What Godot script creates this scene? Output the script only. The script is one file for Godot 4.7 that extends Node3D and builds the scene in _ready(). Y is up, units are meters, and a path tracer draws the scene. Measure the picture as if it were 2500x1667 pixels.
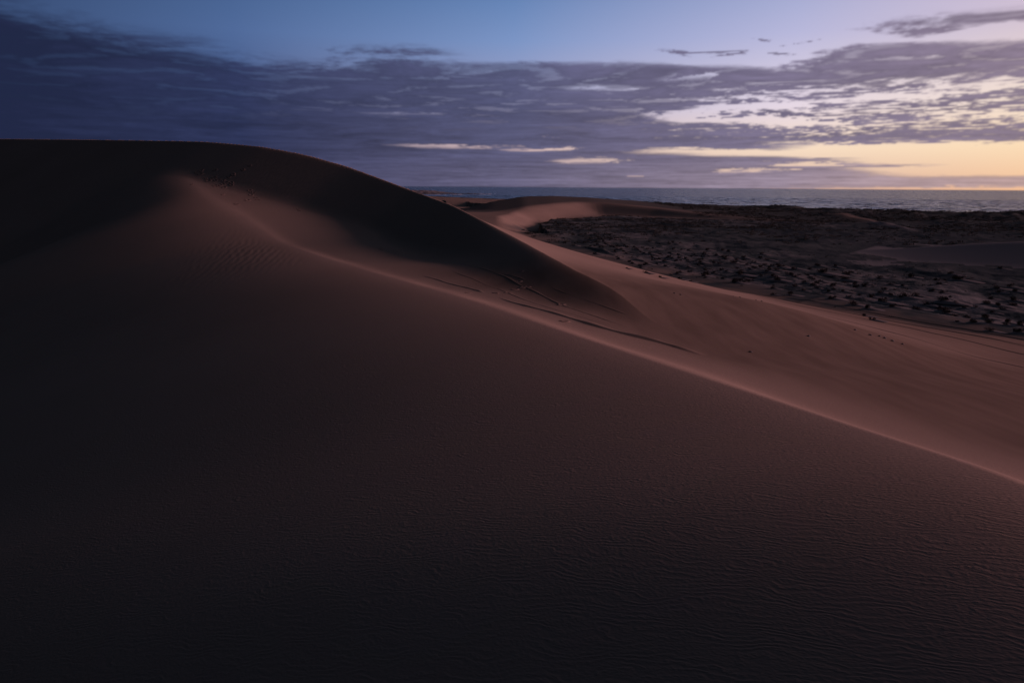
extends Node3D
# Coastal sand dunes at dusk. x is right, d is the distance forward (-z); heights are counted from the camera's eye and stored in metres above EYE.
const EYE := 32.0            # the sea is y = 0
const SUN_AZIMUTH := 76.0
const SUN_HEIGHT := 6.0

var noise := FastNoiseLite.new()
var noise_b := FastNoiseLite.new()
var b_x: PackedFloat32Array
var b_y: PackedFloat32Array
var b_steep: PackedFloat32Array
var a_q: PackedFloat32Array
var a_y: PackedFloat32Array
var f_d: PackedFloat32Array
var f_y: PackedFloat32Array
var plain_grid: PackedFloat32Array
var zone := 0                # what height() last stood on


# ---------------------------------------------------------------- helpers
func tag(o: Node, label: String, category: String, group := "", kind := "") -> void:
	o.set_meta("label", label)
	if category:
		o.set_meta("category", category)
	if group:
		o.set_meta("group", group)
	if kind:
		o.set_meta("kind", kind)


func table(at: PackedVector2Array, low: float, high: float, step: float, blur: int) -> PackedFloat32Array:
	var out := PackedFloat32Array()
	var n := int((high - low) / step) + 1
	var k := 0
	for i in n:
		var t := low + i * step
		while k < at.size() - 2 and t > at[k + 1].x:
			k += 1
		var w := clampf((t - at[k].x) / (at[k + 1].x - at[k].x), 0.0, 1.0)
		out.append(lerpf(at[k].y, at[k + 1].y, w))
	for pass_ in blur:
		var was := out.duplicate()
		for i in range(1, n - 1):
			out[i] = (was[i - 1] + 2.0 * was[i] + was[i + 1]) * 0.25
	return out


func look(t: PackedFloat32Array, at: float) -> float:
	var i := int(at)
	if at <= 0.0:
		return t[0]
	if i >= t.size() - 1:
		return t[t.size() - 1]
	return t[i] + (t[i + 1] - t[i]) * (at - i)


func smax(a: float, b: float, k: float) -> float:
	var h := maxf(k - absf(a - b), 0.0) / k
	return maxf(a, b) + h * h * k * 0.25


func smin(a: float, b: float, k: float) -> float:
	return -smax(-a, -b, k)


func ramp(a: float, b: float, t: float) -> float:
	return smoothstep(a, b, t)


# ---------------------------------------------------------------- the land
func prepare_land() -> void:
	noise.seed = 11
	noise.noise_type = FastNoiseLite.TYPE_SIMPLEX_SMOOTH
	noise.frequency = 1.0
	noise.fractal_type = FastNoiseLite.FRACTAL_NONE
	noise_b.seed = 5
	noise_b.noise_type = FastNoiseLite.TYPE_SIMPLEX_SMOOTH
	noise_b.frequency = 1.0
	noise_b.fractal_type = FastNoiseLite.FRACTAL_FBM
	noise_b.fractal_octaves = 4
	# the crest of the near dune: sideways place and height by distance
	b_x = table([Vector2(-60, 3), Vector2(-10, 7.4), Vector2(3, 9), Vector2(11.1, 9), Vector2(14.8, 8.7), Vector2(19.2, 7.5), Vector2(23.7, 5.4), Vector2(29.9, 2.4), Vector2(39.9, -2.5), Vector2(46.6, -6.4), Vector2(55.8, -11.7), Vector2(67.4, -18.8), Vector2(79.5, -27.1), Vector2(92.1, -36.3), Vector2(102.5, -45.2), Vector2(115, -54), Vector2(140, -68)], -60, 140, 0.5, 24)
	b_y = table([Vector2(-60, -6), Vector2(-10, -4.4), Vector2(3, -4.5), Vector2(11.1, -4.93), Vector2(14.8, -5.59), Vector2(19.2, -6.0), Vector2(23.7, -6.16), Vector2(29.9, -6.33), Vector2(39.9, -6.55), Vector2(55.8, -6.88), Vector2(67.4, -6.87), Vector2(79.5, -6.45), Vector2(92.1, -3.9), Vector2(102.5, -1.2), Vector2(115, 2.0), Vector2(140, 6)], -60, 140, 0.5, 24)
	b_steep = table([Vector2(-60, 0.34), Vector2(10, 0.34), Vector2(24, 0.41), Vector2(45, 0.42), Vector2(75, 0.43), Vector2(90, 0.46), Vector2(104, 0.55), Vector2(140, 0.6)], -60, 140, 0.5, 24)
	# the crest of the high dune, along p = (x - d) / sqrt 2: q = (x + d) / sqrt 2, and height
	var at_a: PackedVector3Array = [Vector3(-190, 215, 13.5), Vector3(-117.3, 162, 10.03), Vector3(-85, 141.4, 8.71), Vector3(-61.3, 128.1, 7.77), Vector3(-52.9, 123.1, 7.35), Vector3(-42.3, 118.7, 6.42), Vector3(-33.9, 115.1, 5.01), Vector3(-26.1, 111, 3.05), Vector3(-19.7, 106.2, 1.04), Vector3(-13.8, 101.1, -0.81), Vector3(-7.8, 90.7, -2.35), Vector3(-4.0, 80.9, -3.57), Vector3(1.0, 68.0, -5.21), Vector3(3.8, 57.9, -6.02), Vector3(5.3, 50.7, -6.53), Vector3(6.6, 45.5, -6.93), Vector3(7.1, 43.4, -7.06), Vector3(8.0, 38, -9.2), Vector3(11, 30, -13.5), Vector3(24, 0, -24)]
	var q := PackedVector2Array()
	var y := PackedVector2Array()
	for v in at_a:
		q.append(Vector2((v.x - v.y) * 0.70711, (v.x + v.y) * 0.70711))
		y.append(Vector2((v.x - v.y) * 0.70711, v.z))
	a_q = table(q, -286, 20, 0.5, 20)
	a_y = table(y, -286, 20, 0.5, 20)
	# the crest of the far dune, by x
	f_d = table([Vector2(-120, 540), Vector2(-33, 552), Vector2(8, 590), Vector2(31, 599), Vector2(120, 598), Vector2(225, 578), Vector2(330, 540)], -120, 420, 2.0, 8)
	f_y = table([Vector2(-120, -25), Vector2(-60, -19.5), Vector2(-33, -15.4), Vector2(-17, -11.4), Vector2(8, -7.5), Vector2(31, -7.0), Vector2(65, -8.1), Vector2(120, -11.5), Vector2(157, -13.7), Vector2(192, -14.9), Vector2(225, -15.7), Vector2(256, -17.5), Vector2(284, -18.3), Vector2(330, -20), Vector2(420, -21)], -120, 420, 2.0, 3)
	# how far each place lies outside the scrub plain (negative inside), on a 4 m grid
	var edge: PackedVector2Array = [Vector2(2.1, 386), Vector2(3.1, 314), Vector2(10, 252), Vector2(19.2, 204), Vector2(27, 180), Vector2(36, 151), Vector2(44, 135), Vector2(52, 116), Vector2(62.8, 97), Vector2(68.7, 89.4), Vector2(76, 70), Vector2(84, 30), Vector2(90, -60), Vector2(700, -60), Vector2(700, 420), Vector2(400, 420), Vector2(250, 430), Vector2(170, 455), Vector2(136, 477), Vector2(99.8, 504), Vector2(65.7, 516), Vector2(36, 478), Vector2(12.3, 444)]
	plain_grid.resize(200 * 200)
	for j in 200:
		for i in 200:
			var p := Vector2(i * 4 - 300, j * 4 - 80)
			var best := 1e9
			for k in edge.size():
				var near := Geometry2D.get_closest_point_to_segment(p, edge[k], edge[(k + 1) % edge.size()])
				best = minf(best, p.distance_squared_to(near))
			plain_grid[j * 200 + i] = sqrt(best) * (-1.0 if Geometry2D.is_point_in_polygon(p, edge) else 1.0)


func outside_plain(x: float, d: float) -> float:
	var u := clampf((x + 300.0) * 0.25, 0.0, 198.99)
	var v := clampf((d + 80.0) * 0.25, 0.0, 198.99)
	var i := int(u)
	var j := int(v)
	var at := j * 200 + i
	u -= i
	v -= j
	return lerpf(lerpf(plain_grid[at], plain_grid[at + 1], u), lerpf(plain_grid[at + 200], plain_grid[at + 201], u), v)


func beside_near_crest(x: float, d: float) -> Vector2:   # (signed distance, the crest's own d)
	var k := (d + 60.0) * 2.0
	var slope := (look(b_x, k + 2.0) - look(b_x, k - 2.0)) * 0.5
	var s := (x - look(b_x, k)) / sqrt(1.0 + slope * slope)
	var f := d + clampf(s, -30.0, 30.0) * slope / sqrt(1.0 + slope * slope) * 0.8
	k = (f + 60.0) * 2.0
	slope = (look(b_x, k + 2.0) - look(b_x, k - 2.0)) * 0.5
	var l := sqrt(1.0 + slope * slope)
	return Vector2(((x - look(b_x, k)) - (d - f) * slope) / l, f)


func tongue_at(x: float, d: float) -> float:
	var t := (487.0 - d) / 152.0
	if t < 0.0 or t > 1.0:
		return 0.0
	return maxf(0.0, 1.0 - absf(x - lerpf(226.0, 205.0, t) - 5.0 * sin(t * 5.0)) / lerpf(9.0, 4.0, t)) * minf(1.0, (1.0 - t) * 4.0)


func height(x: float, d: float) -> float:
	var sp := outside_plain(x, d)
	var shore := (d + 1.9 * x - 1700.0) / 2.15
	var y := -20.0
	zone = 3
	var mound := noise.get_noise_2d(x * 0.03, d * 0.03)
	if sp < 14.0:
		var inside := ramp(6.0, -14.0, sp)
		y += inside * (mound * 0.7 + noise_b.get_noise_2d(x * 0.11, d * 0.11) * 0.5)
	else:
		y -= 0.0
	var plain := y
	if sp > -12.0 and d < 640.0 + absf(x):
		var out := maxf(sp, 0.0)
		if d < 520.0:
			# the near dune and the apron that falls from its crest to the plain
			var b := beside_near_crest(x, d)
			var s := b.x
			var k := (b.y + 60.0) * 2.0
			var crest := look(b_y, k)
			var near := 0.0
			if s < 0.0:
				var m := look(b_steep, k)
				var l := lerpf(lerpf(3.2, 17.0, ramp(5.0, 20.0, b.y)), 5.0, ramp(0.47, 0.57, m))
				near = crest - m * (-s - l * (1.0 - exp(s / l)))
				near = smax(near, -25.0, 8.0)
				# a patch of broad ripples below the lit shoulder
				var patch := exp(-(pow((x + 26.0) / 8.0, 2.0) + pow((d - 76.0) / 14.0, 2.0))) * ramp(-0.5, -3.0, s)
				if patch > 0.03:
					near += 0.011 * patch * sin(TAU * (x * 1.35 + d * 0.22 + 0.35 * noise.get_noise_2d(x * 0.3, d * 0.3)))
			else:
				var w := s / (s + out + 0.001)
				near = crest + (-20.0 - crest) * pow(w, 1.10 + 0.70 * ramp(28.0, 48.0, b.y) * ramp(42.0, 22.0, s))
				near -= lerpf(0.5, 0.26, ramp(10.0, 32.0, b.y)) * (1.0 + 0.35 * noise.get_noise_2d(b.y * 0.11, 3.0)) * (1.0 - exp(-s * s / 2.0)) * ramp(106.0, 70.0, b.y) * ramp(1.0, 0.6, w)
				near += mound * 0.5 * ramp(10.0, 40.0, s) * ramp(0.0, 30.0, out)
			if s >= 0.0 or true:
				y = smax(near, plain, 1.5) if s > 0.0 else near
			zone = 0 if s < 6.0 else 2
			# the high dune: steep slip face on this side, long slope on the other
			var p := (x - d) * 0.70711
			var q := (x + d) * 0.70711
			var ka := (p + 286.0) * 2.0
			var slope_a := (look(a_q, ka + 2.0) - look(a_q, ka - 2.0)) * 0.5
			var sa := (q - look(a_q, ka)) / sqrt(1.0 + slope_a * slope_a)
			var fa := p + clampf(sa, -25.0, 25.0) * slope_a / sqrt(1.0 + slope_a * slope_a) * 0.8
			ka = (fa + 286.0) * 2.0
			slope_a = (look(a_q, ka + 2.0) - look(a_q, ka - 2.0)) * 0.5
			sa = (q - look(a_q, ka) - (p - fa) * slope_a) / sqrt(1.0 + slope_a * slope_a)
			var top := look(a_y, ka)
			var face := 0.0
			if sa < 0.0:
				var l := lerpf(2.2, 0.35, ramp(50.0, 92.0, d))
				face = top + 0.62 * (sa + l * (1.0 - exp(sa / l)))
			else:
				var wa := sa / (sa + out + 0.001)
				face = top + (-20.0 - top) * pow(wa, 0.82 - 0.08 * ramp(-4.0, 0.0, top))
			if sa > 0.0:
				y = minf(y, face - 0.5 + 8.0 * ramp(-3.6, -5.4, top) + 90.0 * ramp(-5.6, -7.0, top))
			var before := y
			y = smax(y, face, lerpf(2.4, 0.8, ramp(44.0, 92.0, d)))
			if face > before - 0.4:
				zone = 1 if sa < -0.6 and d > 74.0 else 2
		# the far dune and the hollow that it curves round
		if d > 300.0:
			var kf := (x + 120.0) * 0.5
			var t := look(f_d, kf) - d
			var far := look(f_y, kf) - (0.045 * t + 0.00004 * t * t if t > 0.0 else -0.10 * t)
			far = smin(far, plain + 0.36 * (sp + 1.0), 1.6)
			if d > 520.0:
				y = far
				zone = 4
			else:
				var share := ramp(300.0, 420.0, d)
				var was := y
				y = lerpf(was, smax(minf(was, -15.0 - 0.02 * (d - 400.0)), far, 2.0), share)
				if share > 0.5:
					zone = 4
				# the arm of sand that bends round the tip of the plain
				var arm := ramp(300.0, 360.0, d) * ramp(500.0, 450.0, d) * ramp(-90.0, -30.0, x) * ramp(60.0, 20.0, x)
				if arm > 0.0:
					y = lerpf(y, smin(smax(y, -15.7, 2.0), plain + 0.42 * (sp + 1.0), 1.0), arm)
	# a low dune to the right
	var u := (x - 116.0) * 0.8 - (d - 229.0) * 0.6
	var v := (x - 116.0) * 0.6 + (d - 229.0) * 0.8
	if u > -20.0 and u < 140.0 and absf(v) < 50.0:
		var up := (6.0 * ramp(-12.0, 55.0, u)) * (1.0 - ramp(70.0, 140.0, u))
		var low := -20.3 + up * (maxf(0.0, 1.0 + v / 32.0) if v < 0.0 else maxf(0.0, 1.0 - v / 24.0)) * 1.06
		if low > y - 0.05 and up > 0.5:
			zone = 5
		y = smax(y, low, 0.8)
	# a pale tongue of sand in the far scrub
	var tongue := tongue_at(x, d)
	if tongue > 0.0:
		y += 0.9 * tongue
	# hummocks of the coast, beach and sea bed
	if shore > -420.0 and d > 150.0:
		var hum := ramp(-420.0, -300.0, shore) * ramp(0.0, -90.0, shore) * ramp(80.0, 230.0, x)
		if hum > 0.0:
			y = maxf(y, -21.0) + hum * (1.2 + 3.2 * maxf(0.0, noise_b.get_noise_2d(x * 0.013 + 4.0, d * 0.013) + 0.25) + 1.5 * noise_b.get_noise_2d(x * 0.05, d * 0.05))
			zone = 6
		y = lerpf(y, -32.6, ramp(-260.0, 0.0, shore))
		if shore > 0.0:
			y = -32.6 - minf(shore * 0.03, 4.0)
		if shore > -260.0 and zone != 6:
			zone = 6
	elif d > 600.0:
		y = maxf(lerpf(y, -26.0, ramp(600.0, 1000.0, d)), -30.0)
	return y


func pigment(x: float, d: float, z: int) -> Color:
	var sand := Color(0.272, 0.202, 0.154)
	var grey := Color(0.060, 0.074, 0.072)
	var n := noise_b.get_noise_2d(x * 0.04, d * 0.04)
	var out := sand * (1.0 + 0.10 * n)
	var sp := outside_plain(x, d)
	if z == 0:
		out *= 1.0 + 0.14 * exp(-pow(beside_near_crest(x, d).x, 2.0) * 0.8)   # crest colour lightened to paint in its bright line of light
	if z == 2 or z == 0:   # floor and apron painted darker in place of weaker light; streaks are coarse grains
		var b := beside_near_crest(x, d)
		var floor_shade := ramp(2.0, 8.0, b.x) *  minf(1.0, maxf(ramp(25.0, 45.0, sp) * ramp(70.0, 50.0, d), ramp(60.0, 40.0, d) + 0.7 * ramp(28.0, 48.0, x)))
		out *= 1.0 - floor_shade * (0.44 + 0.12 * noise_b.get_noise_2d(x * 0.5, d * 0.12))
	if sp < 12.0 or z >= 3:
		var bare := ramp(-0.1, 0.35, noise_b.get_noise_2d(x * 0.035 + 9.0, d * 0.035)) * 0.55
		bare += 0.5 * ramp(-58.0, -26.0, sp) * ramp(-0.25, 0.3, noise_b.get_noise_2d(x * 0.09, d * 0.05 + 3.0)) * ramp(260.0, 170.0, d)
		bare = maxf(bare * ramp(-120.0, -30.0, sp), ramp(-10.0, 6.0, sp + 10.0 * n))
		if z == 4:
			bare = lerpf(0.3, 1.0, ramp(30.0, 22.0, sp)) * lerpf(1.0, 0.4, ramp(70.0, 150.0, x)) if d > 440.0 else 1.0  # top of the far dune greyed to paint in the shade above its hollow
		if z == 5:
			bare = 0.95
		if z == 6:
			bare = 0.1
		bare = maxf(bare, minf(0.6, 1.5 * tongue_at(x, d)))
		out = grey.lerp(out.lerp(Color(0.19, 0.185, 0.175), ramp(-2.0, -20.0, sp) if z != 4 else 0.0), bare)
	return Color(out.r, out.g, out.b)


func build_land() -> void:
	var radii := PackedFloat32Array()
	var r := 0.3
	while r < 9000.0:
		radii.append(r)
		r *= 1.08 if r < 5.0 else 1.009 if r < 36.0 else 1.0065 if r < 80.0 else 1.0045 if r < 205.0 else 1.012 if r < 900.0 else 1.08
	var turns := PackedFloat32Array()
	var a := -46.0
	while a < 46.0:
		turns.append(a)
		a += 0.13
	while a < 314.0:
		turns.append(a)
		a += 6.0
	turns.append(314.0)
	var rows := radii.size()
	var cols := turns.size()
	var at := PackedVector3Array()
	var color := PackedColorArray()
	var uv := PackedVector2Array()
	var kind := PackedByteArray()
	at.resize(rows * cols)
	color.resize(rows * cols)
	uv.resize(rows * cols)
	kind.resize(rows * cols)
	for i in cols:
		var sx := sin(deg_to_rad(turns[i]))
		var sd := cos(deg_to_rad(turns[i]))
		for j in rows:
			var x := sx * radii[j]
			var d := sd * radii[j]
			var n := j * cols + i
			at[n] = Vector3(x, height(x, d) + EYE, -d)
			kind[n] = zone
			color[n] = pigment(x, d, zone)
			# the ripples bend from straight across on the left to slanting on the right
			var bend := 0.35 * log(1.0 + exp((x + 2.0) * 0.35)) / 0.35 * 1.6
			uv[n] = Vector2((x - d) * 0.10, (x + d) * 0.016) if zone == 1 else Vector2(x * 0.12, (d + bend + 0.30 * noise.get_noise_2d(x * 0.12, d * 0.12) + 0.05 * noise.get_noise_2d(x * 0.5, d * 0.5)) * 0.18)
	var normal := PackedVector3Array()
	normal.resize(rows * cols)
	for j in rows:
		for i in cols:
			var across := at[j * cols + mini(i + 1, cols - 1)] - at[j * cols + maxi(i - 1, 0)]
			var along := at[mini(j + 1, rows - 1) * cols + i] - at[maxi(j - 1, 0) * cols + i]
			normal[j * cols + i] = across.cross(along).normalized()
	var names := ["near_sand_dune", "high_sand_dune", "sand_slope", "scrub_plain", "far_sand_dune", "low_sand_dune", "coastal_ground"]
	var labels := ["broad rippled dune in the foreground with a pale crest running away to the left", "high dune on the left with a dark steep slip face below its crest", "pink sand slope falling from the crests to the scrub plain", "dark flat plain dotted with shrubs behind the sand slope", "far rounded dune before the sea with a pink hollow", "low smooth grey dune at the right edge of the plain", "dark hummocky scrub ground along the coast at the right"]
	var categories := ["sand dune", "sand dune", "sand slope", "plain", "sand dune", "sand dune", "ground"]
	var mats := [sand_material(1.0), slip_material(), sand_material(0.5), soil_material(), sand_material(0.4), sand_material(0.5), soil_material()]
	var index: Array[PackedInt32Array] = []
	for k in 7:
		index.append(PackedInt32Array())
	for j in rows - 1:
		for i in cols - 1:
			var n := j * cols + i
			var k := kind[n]
			index[k].append_array([n, n + cols, n + 1, n + 1, n + cols, n + cols + 1])
	for k in 7:
		var renamed := PackedInt32Array()
		renamed.resize(rows * cols)
		renamed.fill(-1)
		var v := PackedVector3Array()
		var no := PackedVector3Array()
		var co := PackedColorArray()
		var tx := PackedVector2Array()
		var ix := index[k]
		for m in ix.size():
			var n := ix[m]
			if renamed[n] < 0:
				renamed[n] = v.size()
				v.append(at[n])
				no.append(normal[n])
				co.append(color[n])
				tx.append(uv[n])
			ix[m] = renamed[n]
		var arrays := []
		arrays.resize(Mesh.ARRAY_MAX)
		arrays[Mesh.ARRAY_VERTEX] = v
		arrays[Mesh.ARRAY_NORMAL] = no
		arrays[Mesh.ARRAY_COLOR] = co
		arrays[Mesh.ARRAY_TEX_UV] = tx
		arrays[Mesh.ARRAY_INDEX] = ix
		var mesh := ArrayMesh.new()
		mesh.add_surface_from_arrays(Mesh.PRIMITIVE_TRIANGLES, arrays)
		var o := MeshInstance3D.new()
		o.name = names[k]
		o.mesh = mesh
		o.material_override = mats[k]
		tag(o, labels[k], categories[k], "", "structure")
		add_child(o, true)


var ripple_texture: ImageTexture
var grain_texture: NoiseTexture2D


func make_textures() -> void:
	var warp := FastNoiseLite.new()
	warp.seed = 3
	warp.frequency = 0.006
	warp.fractal_octaves = 4
	var wave := warp.get_seamless_image(1024, 1024)
	warp.seed = 8
	warp.frequency = 0.09
	warp.fractal_octaves = 3
	var fine := warp.get_seamless_image(1024, 1024)
	warp.seed = 14
	warp.frequency = 0.012
	var patch := warp.get_seamless_image(1024, 1024)
	var im := Image.create(1024, 1024, false, Image.FORMAT_L8)
	for j in 1024:
		for i in 1024:
			var g := fine.get_pixel(i, j).r
			var s := fposmod(j / 1024.0 * 40.0 + 3.2 * wave.get_pixel(i, j).r, 1.0)
			var h := (s / 0.68) if s < 0.68 else 1.0 - (s - 0.68) / 0.32
			h = (h * h * (3.0 - 2.0 * h) - 0.5) * clampf(2.4 * patch.get_pixel(i, j).r - 0.45, 0.1, 1.1)
			h = 0.5 + h * (0.35 + 0.8 * g) * 0.55 + (g - 0.5) * 0.5
			im.set_pixel(i, j, Color(h, h, h))
	ripple_texture = ImageTexture.create_from_image(im)
	grain_texture = NoiseTexture2D.new()
	grain_texture.width = 512
	grain_texture.height = 512
	grain_texture.seamless = true
	var n := FastNoiseLite.new()
	n.seed = 21
	n.frequency = 0.05
	n.fractal_octaves = 5
	grain_texture.noise = n


func sand_material(ripple: float) -> StandardMaterial3D:
	var m := StandardMaterial3D.new()
	m.vertex_color_use_as_albedo = true
	m.roughness = 1.0
	m.specular_mode = BaseMaterial3D.SPECULAR_DISABLED
	m.heightmap_enabled = true
	m.heightmap_texture = ripple_texture
	m.heightmap_scale = ripple
	return m


func slip_material() -> StandardMaterial3D:
	var m := sand_material(3.5)
	m.heightmap_texture = grain_texture
	return m


func soil_material() -> StandardMaterial3D:
	var m := StandardMaterial3D.new()
	m.vertex_color_use_as_albedo = true
	m.roughness = 1.0
	m.specular_mode = BaseMaterial3D.SPECULAR_DISABLED
	m.heightmap_enabled = true
	m.heightmap_texture = grain_texture
	m.heightmap_scale = 12.0
	m.uv1_scale = Vector3(0.5, 0.4, 1)
	return m


# ---------------------------------------------------------------- sky


func srgb(r: int, g: int, b: int) -> Color:
	return Color8(r, g, b).srgb_to_linear()


func mix_row(row: Array, at: Array, t: float) -> Color:
	for k in range(1, at.size()):
		if t <= at[k]:
			var w: float = clampf((t - at[k - 1]) / (at[k] - at[k - 1]), 0.0, 1.0)
			return row[k - 1].lerp(row[k], w)
	return row[at.size() - 1]


var air: Array
var cloud: Array
var cloud_low: Array
var cloud_top: PackedFloat32Array
var banks: Array         # [azimuth, height, azimuth, height, half thickness] of single clouds
var gaps: Array          # the same of openings
var n1 := FastNoiseLite.new()
var n2 := FastNoiseLite.new()


func spindle(f: Array, az: float, el: float) -> float:
	var t: float = (az - f[0]) / (f[2] - f[0])
	if t < -0.13 or t > 1.13:
		return 0.0
	var mid: float = lerpf(f[1], f[3], t)
	var half: float = f[4]
	var e := absf(el - mid) / half
	if e > 2.4:
		return 0.0
	var u := absf(2.0 * t - 1.0)
	return exp(-e * e * 0.9) * clampf((1.25 - u) * 1.6, 0.0, 1.0)


func cover(az: float, el: float) -> float:
	var top := look(cloud_top, (az + 42.0))
	var soft := lerpf(3.4, 0.7, smoothstep(-34.0, 6.0, az))
	var k := clampf(0.5 + (top - el) / soft, 0.0, 1.0)
	# the mottled part on the right
	k -= 0.36 * smoothstep(7.9, 6.9, el) * smoothstep(3.4, 4.4, el) * smoothstep(8.0, 24.0, az)
	for f in banks:
		k = maxf(k, spindle(f, az, el) * lerpf(0.42, 0.95, smoothstep(-5.0, 24.0, az)))
	for f in gaps:
		k -= spindle(f, az, el) * f[5]
	for f in bars:
		k = maxf(k, spindle(f, az, el) * 0.95)
	return clampf(k, 0.0, 1.0)


var bars: Array          # clouds before the openings


func sky_color(az: float, el: float) -> Color:
	var turn := wrapf(az - 76.0, -180.0, 180.0)
	var away := minf(180.0, absf(turn) * (1.6 if turn > 0.0 else 1.0))
	var bands := [0.0, 39.0, 55.0, 76.0, 97.0, 116.0, 180.0]
	var heights := [0.0, 2.9, 6.0, 11.0, 16.0, 35.0, 90.0]
	var column := []
	for row in air:
		column.append(mix_row(row, bands, away))
	var c := mix_row(column, heights, el)
	# thin sheets of cloud lie flat, so they close up towards the horizon
	var flat := 7.0 * log(maxf(el, 0.0) + 1.5)
	var wx := n1.get_noise_2d(az * 0.09, flat * 0.6 + 40.0)
	var wy := n1.get_noise_2d(az * 0.07 + 70.0, flat * 0.6)
	var slant := flat - az * 0.012
	var big := n2.get_noise_2d(az * 0.045 + wx * 0.2, slant * 0.55 + wy * 0.25)
	var fine := n2.get_noise_2d(az * 0.15 + wx * 0.5 + 30.0, slant * 1.9 + wy * 0.5)
	var tiny := n2.get_noise_2d(az * 0.55 + wx, slant * 5.0 + wy * 0.8)
	var k := 0.0
	if absf(az) < 52.0:
		k = cover(az + wx * 1.5 + fine * 1.5 + tiny * 1.3, el + tiny * 0.07 + wy * (0.10 + 0.035 * el) + fine * (0.10 + 0.02 * el))
	var general := 0.92 * smoothstep(30.0, 14.0, el) + 0.3 * smoothstep(70.0, 25.0, el)
	k = lerpf(k, general, smoothstep(39.0, 54.0, absf(az)))
	k = lerpf(k, general, smoothstep(16.0, 26.0, el))
	var open := 1.0 - absf(2.0 * k - 1.0)
	var edge := k + (0.34 * big + 0.5 * fine + 0.42 * tiny) * (0.22 + 0.78 * open)
	var mottled := smoothstep(8.0, 7.0, el) * smoothstep(3.0, 4.2, el) * smoothstep(4.0, 20.0, az) * smoothstep(52.0, 40.0, absf(az))
	edge += mottled * (0.45 * fine + 0.75 * tiny)
	var amount := smoothstep(0.08, 0.86, edge) * smoothstep(0.02, 0.2, k)
	var g := mix_row(cloud, bands, away)
	var low := mix_row(cloud_low, bands, away)
	g = low.lerp(g, smoothstep(0.2, 3.5, el))
	var shade := 1.0 + 0.34 * fine + 0.30 * big + 0.14 * tiny
	g = Color(g.r * shade, g.g * shade, g.b * shade)
	# thin cloud lets the bright air through
	var thick := 0.97 - 0.30 * smoothstep(0.05, 0.45, -fine) * smoothstep(4.0, 6.5, el)
	return c.lerp(g, amount * thick)


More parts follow.
